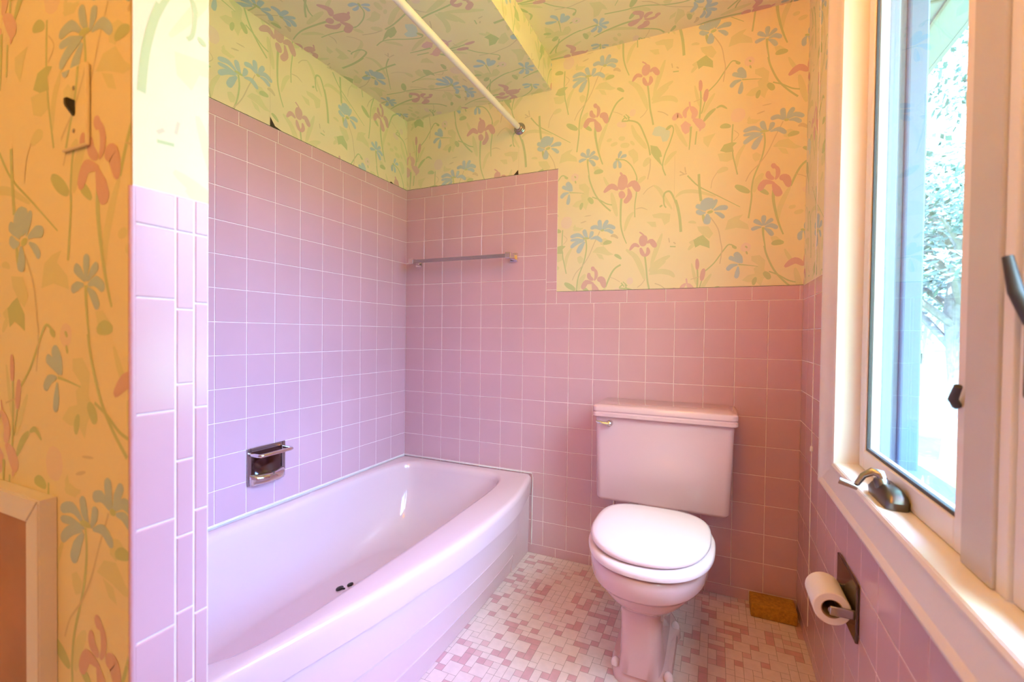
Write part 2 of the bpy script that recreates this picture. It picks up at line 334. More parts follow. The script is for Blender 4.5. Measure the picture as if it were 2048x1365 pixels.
DRAW2 = [
 # stems, twigs
 (1,'G',[(170,130),(162,300),(170,430),(190,530),(210,625)],14,S_),(1,'G',[(60,165),(105,150),(152,155)],52,L_),
 (1,'G',[(435,200),(442,300),(415,450),(350,640),(330,770),(330,850),(305,1050)],16,S_),(1,'T',[(595,80),(570,140),(530,230),(470,380),(400,500),(320,600),(280,690)],11,S_),
 (1,'G',[(635,220),(680,195),(732,185)],50,L_),(1,'G',[(762,325),(800,335),(842,362)],38,L_),(1,'T',[(180,190),(220,230),(175,295)],7,S_),
 (1,'G',[(395,760),(430,775),(475,805)],44,L_),(1,'G',[(190,735),(250,765),(315,795)],62,L_),(1,'G',[(500,1290),(550,1272),(605,1270)],56,L_),
 (1,'G',[(520,760),(515,850),(540,1000),(570,1110),(600,1190)],32,T_),(1,'G',[(835,428),(770,480),(720,560),(660,710)],20,S_),(1,'T',[(700,590),(760,600),(825,628)],7,S_),
 (1,'G',[(1112,290),(1125,400),(1140,560),(1160,660),(1175,740)],19,S_),(1,'T',[(1110,560),(1070,620),(1025,660)],9,S_),(1,'T',[(1225,585),(1290,600),(1345,632)],11,S_),
 (1,'T',[(1385,40),(1395,90)],12,S_),(1,'T',[(1440,80),(1465,95)],14,S_),(1,'G',[(1400,135),(1465,128)],13,S_),
 (1,'G',[(820,690),(855,655)],14,S_),(1,'G',[(840,635),(875,675)],14,S_),(1,'G',[(885,635),(900,690)],14,S_),(1,'G',[(815,700),(890,695)],16,S_),(1,'G',[(860,620),(910,660)],10,S_),
 (1,'G',[(880,690),(960,700),(1020,740),(1080,870),(1120,980),(1140,1085)],18,S_),(1,'T',[(1140,1130),(1138,1230),(1110,1360)],12,S_),
 (1,'G',[(1385,745),(1405,800),(1360,950),(1310,1070),(1280,1210),(1315,1315)],14,S_),(1,'G',[(1320,795),(1385,742)],36,L_),
 (1,'G',[(430,1130),(430,1200),(448,1330)],26,T_),(2,'G',[(440,60),(460,150),(520,290),(600,390),(690,470)],18,S_),(2,'G',[(480,310),(560,340),(640,385),(705,400)],14,S_),
 (1,'G',[(745,1130),(795,1138)],24,B_),(1,'G',[(790,1135),(860,1145),(930,1210),(980,1310),(992,1370)],13,S_),(2,'G',[(985,90),(985,250),(965,400),(965,540)],13,S_),
 (2,'G',[(815,300),(805,430),(805,620),(830,740),(870,840)],27,T_),(2,'T',[(960,450),(1040,432),(1110,455)],12,L_),(2,'T',[(1060,280),(1110,220),(1175,180)],9,S_),
 (2,'G',[(1290,310),(1310,260),(1360,245),(1400,300),(1450,430),(1478,560)],20,S_),(4,'G',[(52,520),(75,600),(93,700),(102,820)],26,S_),
 (2,'G',[(1245,425),(1280,400)],22,B_),(2,'G',[(1290,310),(1300,400),(1322,430)],15,S_),
 (2,'G',[(220,260),(300,262),(385,268)],13,T_),(2,'G',[(435,320),(465,350),(485,388)],56,B_),(2,'G',[(370,375),(355,415),(348,455)],42,L_),
 (2,'T',[(345,607),(415,583)],16,L_),(2,'T',[(390,530),(470,518)],12,L_),
 (3,'G',[(220,1120),(212,1250),(200,1365)],25,T_),(3,'G',[(280,1170),(272,1240),(265,1310)],15,S_),(3,'G',[(320,720),(325,850),(310,1040)],17,S_),(3,'G',[(370,850),(330,985)],13,S_),
 (3,'G',[(350,1070),(410,990),(480,930)],42,L_),(3,'G',[(485,928),(540,903),(600,932)],26,L_),(3,'G',[(405,750),(500,650),(600,500),(660,430),(735,450)],14,S_),(3,'G',[(690,440),(738,462)],30,B_),
 (3,'T',[(460,170),(540,280),(570,420),(582,500),(560,650)],11,S_),(3,'T',[(250,862),(345,820)],8,S_),
 (4,'G',[(272,275),(276,380),(292,530)],24,S_),(4,'G',[(308,650),(330,745)],30,L_),(4,'G',[(165,290),(270,390),(450,480),(660,585)],15,T_),
 (4,'T',[(92,250),(130,272)],12,S_),(4,'T',[(140,210),(148,262)],12,S_),(4,'T',[(90,288),(160,270)],11,S_),(4,'T',[(385,410),(400,330),(445,258)],7,S_),
 (3,'G',[(830,420),(852,440)],18,B_),(3,'G',[(838,475),(852,508)],18,B_),
 # blue flowers
 (2,'B',[(430,780),(402,735),(388,680)],50,P_),(2,'B',[(445,785),(470,740),(480,698)],46,P_),(2,'B',[(400,785),(320,742),(232,768)],46,P_),(2,'B',[(400,800),(310,795),(232,805)],34,P_),
 (2,'B',[(385,812),(300,835),(235,888)],48,P_),(2,'B',[(395,820),(350,880),(315,950)],60,P_),(2,'B',[(460,788),(530,772),(592,818)],46,P_),
 (2,'B',[(588,680),(568,630),(563,570)],50,P_),(2,'B',[(600,680),(622,630),(657,572)],46,P_),(2,'B',[(575,685),(520,650),(462,668)],46,P_),(2,'B',[(605,678),(670,640),(742,668)],46,P_),(2,'B',[(615,692),(670,690),(718,722)],42,P_),
 (1,'B',[(432,1115),(433,1060),(436,1012)],44,P_),(1,'B',[(425,1115),(385,1085),(350,1068)],44,P_),(1,'B',[(415,1130),(370,1140),(328,1162)],38,P_),(1,'B',[(440,1112),(480,1070),(513,1043)],40,P_),(1,'B',[(445,1128),(500,1108),(553,1132)],44,P_),(1,'B',[(440,1140),(480,1165),(512,1208)],44,P_),
 (1,'B',[(780,1120),(790,1080),(812,1038)],34,P_),(1,'B',[(800,1120),(835,1095),(872,1090)],38,P_),(1,'B',[(765,1140),(740,1180),(740,1238)],42,P_),(1,'B',[(775,1145),(795,1185),(797,1232)],36,P_),
 (2,'B',[(250,245),(228,195),(190,145)],62,P_),(2,'B',[(235,245),(180,210),(138,195)],44,P_),(2,'B',[(215,262),(160,280),(123,325)],46,P_),(2,'B',[(218,280),(212,340),(200,398)],44,P_),
 (4,'B',[(345,500),(360,610)],130,B_),(4,'B',[(340,620),(290,590),(243,572)],46,P_),(4,'B',[(335,640),(290,642),(248,622)],44,P_),(4,'B',[(350,650),(352,700),(340,748)],64,P_),(4,'B',[(395,610),(418,560),(437,512)],36,P_),(4,'B',[(410,615),(480,592),(545,592)],48,P_),(4,'B',[(420,635),(470,655),(510,688)],38,P_),
 # irises
 (1,'R',[(470,575),(475,625),(520,652)],50,B_),(1,'R',[(512,510),(550,550),(552,610),(530,655)],40,L_),(1,'R',[(505,500),(530,545)],46,B_),(1,'R',[(565,640),(620,635),(648,722)],74,B_),(1,'R',[(525,690),(440,690),(395,775)],62,P_),(1,'R',[(512,690),(540,750),(570,815)],74,P_),
 (1,'R',[(1100,50),(1093,110),(1090,180)],92,B_),(1,'R',[(1050,22),(1088,42),(1108,65)],15,S_),(1,'R',[(1135,135),(1185,108),(1238,168)],58,P_),(1,'R',[(1050,190),(990,178),(938,248)],44,L_),(1,'R',[(1062,200),(1080,255),(1112,292)],44,L_),(1,'R',[(1140,185),(1150,240),(1112,292)],44,L_),
 (2,'R',[(825,55),(828,150),(800,228)],112,B_),(2,'R',[(798,28),(830,75)],26,B_),(2,'R',[(870,200),(950,155),(1012,245)],76,P_),(2,'R',[(775,230),(700,188),(612,258)],64,L_),(2,'R',[(800,245),(820,290),(832,325)],72,B_),(2,'R',[(890,210),(905,300),(845,378)],62,P_),
 (3,'P',[(130,1030),(75,1000),(35,1055)],58,P_),(3,'P',[(165,1030),(155,970),(200,912)],46,L_),(3,'P',[(235,1040),(262,975),(215,912)],64,B_),(3,'P',[(205,860),(212,915)],17,S_),(3,'P',[(240,1045),(300,1075),(355,1135)],82,P_),(3,'P',[(345,1080),(310,1170)],30,L_),
 (3,'R',[(318,632),(322,690),(320,750)],40,B_),(3,'R',[(390,725),(378,790),(366,860)],50,B_),
 (1,'G',[(400,195),(435,185),(475,180)],26,L_),(2,'G',[(400,800),(435,775),(470,790)],0.1,L_),(4,'G',[(350,640),(405,625)],30,B_),(2,'G',[(575,690),(615,688)],26,B_),
]
POLY2 = [
 (1,'G',[(60,400),(95,335),(160,308),(205,310),(168,352),(178,400),(110,412)]),
 (1,'G',[(1140,970),(1220,985),(1260,1040),(1275,1100),(1245,1110),(1280,1215),(1190,1120),(1150,1060)]),
 (3,'G',[(280,440),(330,400),(380,370),(450,430),(452,502),(400,490),(350,482),(300,518)]),
 (1,'C',[(1160,850),(1190,770),(1240,752),(1300,770),(1365,810),(1360,870),(1330,925),(1280,932),(1260,870),(1200,868)]),
 (3,'P',[(110,1110),(160,1060),(222,1100),(200,1180),(160,1202),(130,1170)]),
]
for a in DRAW: stroke(*a)
for a in POLY1: poly(*a)
for a in POLY2: poly(*a)
for a in DRAW2: stroke(*a)

def clip(poly_, u0, v0, u1, v1):
    def half(P, f, inter):
        out = []
        for i in range(len(P)):
            a, b = P[i], P[(i + 1) % len(P)]; fa, fb = f(a), f(b)
            if fa >= 0: out.append(a)
            if (fa >= 0) != (fb >= 0):
                t = fa / (fa - fb); out.append((a[0] + (b[0] - a[0]) * t, a[1] + (b[1] - a[1]) * t))
        return out
    P = poly_
    for f in (lambda p: p[0] - u0, lambda p: u1 - p[0], lambda p: p[1] - v0, lambda p: v1 - p[1]):
        P = half(P, f, None)
        if len(P) < 3: return None
    return P
def paper(bm, F, u0, v0, u1, v1, ou, ov, mi0, uf=1, h=0.0):
    """rect of wallpaper in wall coords; pattern coordinate = uf*u - ou , v - ov"""
    frect(bm, F, u0, v0, u1, v1, h, mi0)
    for n in range(-8, 9):
        for kk in range(-6, 7):
            du, dv = n * .670, n * .348 * -1 + kk * RH
            # bounding test
            pu0, pu1 = sorted((uf * u0 - ou, uf * u1 - ou))
            if du + 1.0 < pu0 - .1 or du - .4 > pu1 + .1: continue
            if dv + 2.5 < v0 - ov or dv + .9 > v1 - ov: continue
            for si, (mi, polys) in enumerate(SHAPES):
                hh = h + .00012 + .0000022 * si
                for P in polys:
                    Q = [((x + du + ou) * uf, y + dv + ov) for x, y in P]
                    if min(q[0] for q in Q) > u1 or max(q[0] for q in Q) < u0 or min(q[1] for q in Q) > v1 or max(q[1] for q in Q) < v0: continue
                    C = clip(Q, u0, v0, u1, v1)
                    if C:
                        try: face(bm, [F.p(q[0], q[1], hh) for q in C], F.n, mi0 + mi)
                        except ValueError: pass
M_dark = mat('dark_gap', (.05, .035, .025), .9)
PAPER = [M_paper, M_pB, M_pC, M_pR, M_pP, M_pG, M_pY, M_pT, M_pF]
WALLM = [M_grout, M_tile, M_white2] + PAPER + [M_dark]      # grout 0, tile 1, plaster 2, paper 3..

# ------------------------------------------------------------------ room
TH = .1
# back wall
bm = bmesh.new(); F = Frame((0, 0, 0), (1, 0, 0), (0, 0, 1), (0, -1, 0))
box(bm, (-.1, .0005, 0), (XR + .1, TH, CEIL), mi=2)
frect(bm, F, 0, 0, SX + .0377, ZC, 0, 0); frect(bm, F, SX + .0377, 0, XR, ZW, 0, 0)
xs = [0] + [.0033 + k * T for k in range(1, 17)]; xs[-1] = XR
tgrid(bm, F, xs, rows, 1)
tgrid(bm, F, xs[:8], rows_full[10:], 1)
tgrid(bm, F, cuts(0, XR, .154, .06), [0, .0425], 1)
tgrid(bm, F, cuts(0, .7698, .154, 0), [ZT, ZC], 1)
tgrid(bm, F, [.7698, .8197], [1.1375, 1.2, 1.235, 1.385, 1.538, ZT, ZC], 1)
tgrid(bm, F, cuts(.8197, XR, .154, .8197), [1.1375, ZW], 1)
paper(bm, F, 0, ZC, .8197, CEIL, .637, 0, 3); paper(bm, F, .8197, ZW, XR, CEIL, .637, 0, 3)
DK = 3 + len(PAPER)
frect(bm, F, 0, ZC - .0002, .8197, ZC + .0014, .0011, DK); frect(bm, F, .8197, ZW - .0002, XR, ZW + .0012, .0011, DK)
face(bm, [F.p(.628, ZC, .0012), F.p(.603, ZC, .0012), F.p(.626, ZC + .022, .0012)], F.n, DK); frect(bm, F, .6275, ZC, .6285, ZC + .12, .001, 10)
frect(bm, F, 1.3065, 1.50, 1.3075, 1.72, .001, 10)
wall_back = tag(fin('wall_back', bm, WALLM, recalc=False), 'pink tiled wall with floral wallpaper above, behind the toilet', kind='structure')
# left wall of the tub alcove
bm = bmesh.new(); F = Frame((0, 0, 0), (0, -1, 0), (0, 0, 1), (1, 0, 0))
box(bm, (-TH, .1, 0), (-.0005, YN, CEIL), mi=2)
frect(bm, F, 0, 0, 1.49, ZC, 0, 0)
tgrid(bm, F, cuts(0, 1.49, T), rows_full[3:], 1); tgrid(bm, F, cuts(0, 1.49, .151), [ZT, ZC], 1)
paper(bm, F, 0, ZC, 1.49, CEIL, .79, .093, 3, uf=-1)
paper(bm, F, 1.59, 0, -YN, CEIL, .79, .093, 3, uf=-1)
frect(bm, F, 0, ZC - .0002, 1.49, ZC + .0016, .0011, DK)
face(bm, [F.p(.79, ZC, .0012), F.p(.735, ZC, .0012), F.p(.77, ZC + .008, .0012), F.p(.79, ZC + .034, .0012)], F.n, DK); frect(bm, F, .7895, ZC, .7908, SOF, .001, 10)
face(bm, [F.p(.14, ZC, .0012), F.p(.10, ZC, .0012), F.p(.125, ZC + .008, .0012)], F.n, DK)
tag(fin('wall_left', bm, WALLM, recalc=False), kind='structure')
# right wall with the window opening
WY0, WY1, WZ0, WZ1 = .555, 1.54, .672, 1.98
bm = bmesh.new(); F = Frame((XR, 0, 0), (0, -1, 0), (0, 0, 1), (-1, 0, 0))
def slab(y0, y1, z0, z1): box(bm, (XR + .0005, -y0, z0), (XR + .115, -y1, z1), mi=2)
slab(-.1, WY0, 0, CEIL); slab(WY1, -YN, 0, CEIL); slab(WY0, WY1, 0, WZ0); slab(WY0, WY1, WZ1, CEIL)
for (a, b, c, d) in ((0, 0, WY0, ZW), (WY0, 0, WY1, WZ0), (WY1, 0, -YN, ZW)): frect(bm, F, a, b, c, d, 0, 0)
for a, b in zip([0.0015] + [k * T + .0015 for k in range(1, 28)], [k * T + .0015 for k in range(1, 28)] + [-YN]):
    if b < a: continue
    for c, d in list(zip(rows, rows[1:])) + [(rows[-1], ZW)]:
        if b <= WY0 + .02 or a >= WY1: tile(bm, F, a, c, b, d, 1)
        elif a < WY0: tile(bm, F, a, c, WY0, d, 1) if d > WZ0 else tile(bm, F, a, c, b, d, 1)
        elif c < WZ0 and a < WY1: tile(bm, F, a, c, b, min(d, WZ0), 1)
tgrid(bm, F, cuts(0, -YN, .154), [0, .0425], 1)
paper(bm, F, 0, ZW, WY0, CEIL, .1, .2, 3); paper(bm, F, WY1, ZW, -YN, CEIL, .1, .2, 3); paper(bm, F, WY0, WZ1, WY1, CEIL, .1, .2, 3)
tag(fin('wall_right', bm, WALLM, recalc=False), kind='structure')
# wall behind the camera and plain closing walls
bm = bmesh.new(); box(bm, (-.1, YN, 0), (XR + .1, YN - .1, CEIL)); tag(fin('wall_front', bm, M_white2), kind='structure')
# partition at the foot of the tub
PX, PY0, PY1 = .77, -1.587, -1.49
bm = bmesh.new(); box(bm, (0, PY0 + .0005, 0), (PX - .0005, PY1 - .0005, CEIL), mi=2)
F = Frame((0, PY0, 0), (1, 0, 0), (0, 0, 1), (0, -1, 0)); paper(bm, F, 0, 0, PX - .004, CEIL, .34, 0, 3)
F = Frame((0, PY1, 0), (-1, 0, 0), (0, 0, 1), (0, 1, 0)); frect(bm, F, -PX, 0, 0, ZC, 0, 0)
tgrid(bm, F, cuts(-PX, 0, T), rows_full[3:], 1); tgrid(bm, F, cuts(-PX, 0, .154), [ZT, ZC], 1); paper(bm, F, -PX, ZC, 0, CEIL, .1, 0, 3)
F = Frame((PX, 0, 0), (0, -1, 0), (0, 0, 1), (1, 0, 0))
u0, ua, ub, u3 = -PY1, 1.5105, 1.5355, -PY0
frect(bm, F, u0, 0, u3, ZW, 0, 0)
tgrid(bm, F, [u0, ua], [0, .119, .273, .427, .581, .735, .887, 1.04, 1.14, ZW], 1)
tgrid(bm, F, [ub, u3], [0, .119, .273, .427, .581, .733, .887, 1.043, 1.14, ZW], 1)
tgrid(bm, F, [ua, ub], [0, .047] + [.047 + .1095 * k for k in range(1, 9)] + [1.03, 1.14, ZW], 1)
paper(bm, F, u0, ZW, u3, CEIL, .88, -.1, 3)
tag(fin('wall_partition', bm, WALLM, recalc=False), kind='structure')
# rounded pink edge of the tiled end
bm = bmesh.new(); tube(bm, [(PX - .003, PY0 + .001, 0), (PX - .003, PY0 + .001, ZW - .002)], .0045, 10)
tag(fin('trim_1', bm, M_tile, smooth=40), kind='structure')
# ceiling and soffit
bm = bmesh.new(); box(bm, (-.1, .1, CEIL + .0005), (XR + .1, YN, CEIL + .1), mi=2)
F = Frame((0, 0, CEIL), (0, -1, 0), (1, 0, 0), (0, 0, -1)); paper(bm, F, 0, SX, 1.9, XR, .2, .31, 3, uf=-1)
frect(bm, F, 1.59, 0, 3.0, SX, 0, 3); frect(bm, F, 1.9, SX, 3.0, XR, 0, 3)
tag(fin('ceiling', bm, WALLM, recalc=False), kind='structure')
bm = bmesh.new(); box(bm, (.0, .0, SOF + .0005), (SX - .0005, PY1, CEIL), mi=2)
F = Frame((0, 0, SOF), (0, -1, 0), (1, 0, 0), (0, 0, -1)); paper(bm, F, 0, 0, 1.49, SX, .15, .02, 3, uf=-1)
F = Frame((SX, 0, 0), (0, -1, 0), (0, 0, 1), (1, 0, 0)); paper(bm, F, 0, SOF, 1.49, CEIL, .2, .1, 3)
tag(fin('ceiling_soffit', bm, WALLM, recalc=False), kind='structure')
# floor of small mosaic blocks
M_mw = mat('mosaic_white', (.84, .71, .70), .35, noise=.06, nscale=40); M_mp = mat('mosaic_pink', (.70, .42, .46), .35, noise=.08, nscale=40); M_ml = mat('mosaic_light_pink', (.76, .53, .55), .35)
M_mg = mat('mosaic_grout', (.42, .33, .31), .9)
bm = bmesh.new(); F = Frame((0, 0, 0), (1, 0, 0), (0, -1, 0), (0, 0, 1))
box(bm, (-.1, .1, -.1), (XR + .1, YN, -.0006), mi=0); frect(bm, F, 0, 0, XR, -YN, -.0004, 0)
U = .0248; rs = random.Random(3)
def blk(i, j, w_, h_, mi):
    a0, b0, a1, b1 = max(i * U, 0) + .0006, max(j * U, 0) + .0006, min((i + w_) * U, XR) - .0006, min((j + h_) * U, 3.0) - .0006
    if a1 > a0 + .002 and b1 > b0 + .002: frect(bm, F, a0, b0, a1, b1, 0, mi)
for p in range(-10, 90):
    for q in range(-50, 90):
        i, j = 2 * p - q, p + 2 * q
        if not (-3 < i < 75 and -3 < j < 125): continue
        c = rs.random(); wh = 1
        if c < .54: blk(i, j, 2, 2, 1)
        elif c < .64: blk(i, j, 1, 2, 2); blk(i + 1, j, 1, 2, 1)
        elif c < .76: blk(i, j, 2, 1, 1); blk(i, j + 1, 2, 1, 2)
        elif c < .88: blk(i, j, 1, 2, 1); blk(i + 1, j, 1, 2, 1)
        else: blk(i, j, 2, 1, 1); blk(i, j + 1, 1, 1, 3); blk(i + 1, j + 1, 1, 1, 1)
        blk(i + 2, j, 1, 1, rs.choice((2, 2, 3, 1, 1)))
tag(fin('floor', bm, [M_mg, M_mw, M_mp, M_ml], recalc=False), kind='structure')

# ------------------------------------------------------------------ bathtub
def interp(tab, t):
    for (a, x), (b, y) in zip(tab, tab[1:]):
        if t <= b:
            f = (t - a) / (b - a); f2 = f * f * (3 - 2 * f) * .3 + f * .7; return x + (y - x) * f2
    return tab[-1][1]
def lag(tab, t):
    # smooth catmull-rom interpolation
    k = 0
    while k < len(tab) - 2 and t > tab[k + 1][0]: k += 1
    p1, p2 = tab[k], tab[k + 1]; p0 = tab[k - 1] if k else p1; p3 = tab[k + 2] if k + 2 < len(tab) else p2
    h = p2[0] - p1[0]; f = (t - p1[0]) / h
    m1 = (p2[1] - p0[1]) / ((p2[0] - p0[0]) or 1) * h; m2 = (p3[1] - p1[1]) / ((p3[0] - p1[0]) or 1) * h
    return (2 * f ** 3 - 3 * f ** 2 + 1) * p1[1] + (f ** 3 - 2 * f ** 2 + f) * m1 + (-2 * f ** 3 + 3 * f ** 2) * p2[1] + (f ** 3 - f ** 2) * m2
RIMT = [(0, .716), (.28, .772), (.50, .784), (.74, .774), (.90, .752), (1.03, .732), (1.13, .712), (1.22, .693), (1.30, .676), (1.36, .664), (1.488, .640)]
tub = empty('bathtub', (.4, -.745, 0), 'pink enamelled bathtub with bowed apron of lapped panels in tiled alcove', 'bathtub')
L = 1.488
def rimx(s): return lag(RIMT, s)
def tub_shell():
    bm = bmesh.new(); N = 200; cx, cy = .33, -.745
    outer, inner, floor_ = [], [], []
    for k in range(N):
        a = 2 * math.pi * k / N; dx, dy = math.cos(a), math.sin(a)
        # outer: march ray to boundary of alcove/bow
        lo, hi = 0, 2.0
        for _ in range(40):
            md = (lo + hi) / 2; x, y = cx + dx * md, cy + dy * md
            s = min(max(-y, 0), L)
            if x > .003 and -L < y < -.003 and x < rimx(s): lo = md
            else: hi = md
        outer.append(Vector((cx + dx * lo, cy + dy * lo, TUBH)))
        def inn(ax0, ax1, ay0, ay1, e):
            lo, hi = 0, 2.0
            for _ in range(40):
                md = (lo + hi) / 2; x, y = cx + dx * md, cy + dy * md
                u = (x - cx) / (ax1 if x > cx else ax0); v = (y - cy) / (ay1 if y > cy else ay0)
                if abs(u) ** e + abs(v) ** e < 1: lo = md
                else: hi = md
            return Vector((cx + dx * lo, cy + dy * lo, 0))
        inner.append(inn(.278, .312, .66, .670, 6.5)); floor_.append(inn(.19, .20, .50, .44, 3.6))
    rings = []
    def off(P, d, z):
        out = []
        for p in P:
            q = Vector((p.x, p.y, 0)) - Vector((cx, cy, 0)); l = q.length; q = q * ((l - d) / l); out.append(Vector((cx + q.x, cy + q.y, z)))
        return out
    rings.append(off(outer, 0.0015, TUBH - .075))
    rings.append(off(outer, 0, TUBH - .022))
    for a in (30, 60, 90): rings.append(off(outer, .018 * (1 - math.cos(math.radians(a))), TUBH - .018 * (1 - math.sin(math.radians(a)))))
    rings.append(off(outer, .03, TUBH + .0005))
    rings.append(off(inner, -.022, TUBH)); rings.append(off(inner, -.010, TUBH - .002)); rings.append(off(inner, 0, TUBH - .010)); rings.append(off(inner, .006, TUBH - .026))
    zf = .055
    for t in (.12, .25, .4, .55, .7, .82, .91, .97, 1.0):
        e = t ** 1.6
        z = TUBH - .026 + (zf - (TUBH - .026)) * (1 - (1 - t) ** 2.1)
        rings.append([Vector(((inner[k].x + (cx - inner[k].x) * .02) * (1 - e) + floor_[k].x * e, (inner[k].y + (cy - inner[k].y) * .012) * (1 - e) + floor_[k].y * e, z)) for k in range(N)])
    for f in (.7, .35): rings.append([Vector((cx + (p.x - cx) * f, cy + (p.y - cy) * f, zf - .004 * (1 - f))) for p in floor_])
    loft(bm, rings, False, True)
    return fin('basin', bm, M_tub, tub, smooth=50)
tub_shell()
# apron: curved boards, each leaning slightly, set between two plain end blocks
def xbot(s): return .700 + .012 * math.sin(math.pi * s / L) - .006 - (.03 * max(0, (s - 1.0)) / .49)
def xap(s, z):
    t = z / .295; xt = rimx(s) - .012
    return xbot(s) + (xt - xbot(s)) * (t ** .9)
def board(s0, s1, z0, z1, lap, name, r=.004):
    bm = bmesh.new(); n = max(2, int((s1 - s0) / .03)); rings = []
    for i in range(n + 1):
        s = s0 + (s1 - s0) * i / n
        xa, xb = xap(s, z0) + lap, xap(s, z1)
        prof = [(xa - .03, z0), (xa - r * .6, z0), (xa, z0 + r * .5), (xa, z0 + r * 1.5), (xb + .0, z1 - r), (xb - r, z1), (xb - .03, z1)]
        rings.append([Vector((x, -s, z)) for x, z in prof])
    loft(bm, rings); return fin(name, bm, M_tub, tub, smooth=35)
ZB = [0.0, .085, .178, .297]
for a, b, lap in ((ZB[2], ZB[3], .007), (ZB[1], ZB[2] - .003, .005), (ZB[0] + .0, ZB[1] - .003, .003)):
    board(.208, L - .213, a + .0015, b, lap, 'apron_panel', r=.005)
board(.2, L - .2, .002, .296, -.006, 'apron_backing')
for a, b in ((.004, .2035), (L - .2085, L - .002)):
    board(a, b, .0015, .297, .006, 'apron_end_block', r=.004)
bm = bmesh.new()
tube(bm, [(.004, -.003, TUBH + .001), (.714, -.003, TUBH + .001), (.718, -.003, TUBH - .02), (.716, -.003, .04)], .0026, 8)
tube(bm, [(.003, -.004, TUBH + .001), (.003, -1.484, TUBH + .001)], .0026, 8)
fin('caulk_line', bm, M_caulk, tub, smooth=60)
for i, (x, y, r) in enumerate(((.222, -.668, .011), (.238, -.632, .009))):
    bm = bmesh.new(); lathe(bm, [(0, r * .5), (.0015, r), (.005, r * .95), (.007, r * .5), (.0075, 0)], (x, y, .0535), (0, 0, 1), 14)
    for v in bm.verts: v.co.y = y + (v.co.y - y) * 1.5
    if i == 0: tube(bm, [(x, y, .057), (x + .02, y + .004, .058)], .0035, 6)
    tag(fin('rubber_plug' if i == 0 else 'rubber_disc', bm, M_black, smooth=40),
        ('small black rubber bit with a short tail on the tub floor' if i == 0 else 'small round black rubber bit on the tub floor, farther from camera'), 'rubber bit')

# ------------------------------------------------------------------ toilet
CX = 1.293
to = empty('toilet', (CX, -.4, 0), 'pink toilet with closed lid standing against the tiled back wall', 'toilet')
bm = bmesh.new()
secs = [(.0, .088, .35, -.27, -.62, 4), (.018, .090, .35, -.27, -.62, 4), (.028, .086, .35, -.27, -.615, 4), (.034, .064, .35, -.27, -.622, 5), (.08, .060, .35, -.2, -.618, 5),
        (.17, .060, .35, -.19, -.615, 5), (.208, .063, .35, -.2, -.62, 4), (.226, .080, .36, -.2, -.636, 3), (.243, .106, .37, -.21, -.662, 2.6), (.264, .130, .38, -.21, -.688, 2.4),
        (.286, .148, .4, -.22, -.704, 2.3), (.298, .153, .4, -.22, -.709, 2.3), (.302, .164, .4, -.22, -.722, 2.3), (.312, .169, .4, -.22, -.730, 2.3), (.345, .172, .4, -.22, -.734, 2.3), (.362, .170, .4, -.22, -.732, 2.3), (.369, .163, .4, -.22, -.725, 2.3)]
rings = []
for z, ax, cy, yb, yf, e in secs:
    cyy = -(.45 if z > .2 else .42); rings.append(sup(CX - (.010 if z < .215 else 0), cyy, ax, abs(yf - cyy), abs(yb - cyy), z, e, max(e, 3)))
loft(bm, rings); fin('bowl', bm, M_china, to, smooth=50)
# foot flange with bulges around the bolts
bm = bmesh.new()
def flange(z, s):
    r = []
    for k in range(96):
        a = 2 * math.pi * k / 96; x = math.cos(a); y = math.sin(a)
        xx = abs(x) ** .5 * math.copysign(1, x); yy = abs(y) ** .5 * math.copysign(1, y)
        Y = -.42 + yy * (.19 - s)
        bulge = .018 * math.exp(-((Y + .33) / .045) ** 2) + .012 * math.exp(-((Y + .58) / .04) ** 2)
        r.append(Vector((CX - .004 + xx * (.074 + bulge - s), Y, z)))
    return r
loft(bm, [flange(0.0005, 0), flange(.022, .001), flange(.030, .004), flange(.034, .010)]); foot = fin('foot', bm, M_china, to, smooth=40)
for sx in (1, -1):
    for y in (-.335, -.585):
        bm = bmesh.new(); lathe(bm, [(0, .013), (.008, .0128), (.016, .0095), (.0205, .004), (.0212, 0)], (CX - .004 + sx * .074, y, .030), (0, 0, 1), 20)
        fin('bolt_cap', bm, M_seat, foot, smooth=60)
# seat and lid
bm = bmesh.new()
def seatring(z, d): return sup(CX + .006, -.49, .180 - d, .250 - d, .17 - d, z, 2.25, 3)
loft(bm, [seatring(.371, .008), seatring(.375, .001), seatring(.384, 0), seatring(.391, .004), seatring(.394, .014), seatring(.394, .06), seatring(.386, .075), seatring(.371, .075)], False, False)
seat = fin('seat', bm, M_seat, to, smooth=50)
bm = bmesh.new()
def lidring(z, d): return sup(CX + .002, -.485, .172 - d, .232 - d, .178 - d, z, 2.25, 3.2)
loft(bm, [lidring(0.3985, .016), lidring(0.3990, .003), lidring(0.4045, 0), lidring(0.4105, .0015), lidring(0.4150, .008), lidring(0.4175, .022), lidring(0.4190, .07), lidring(0.4195, .12)]); fin('lid', bm, M_seat, to, smooth=50)
bm = bmesh.new()
bm.free()
for sx in (-1, 1):
    bm = bmesh.new(); box(bm, (CX + sx * .10, -.295, .372), (CX + sx * .065, -.262, .400), .004); fin('hinge', bm, M_dchrome, seat)
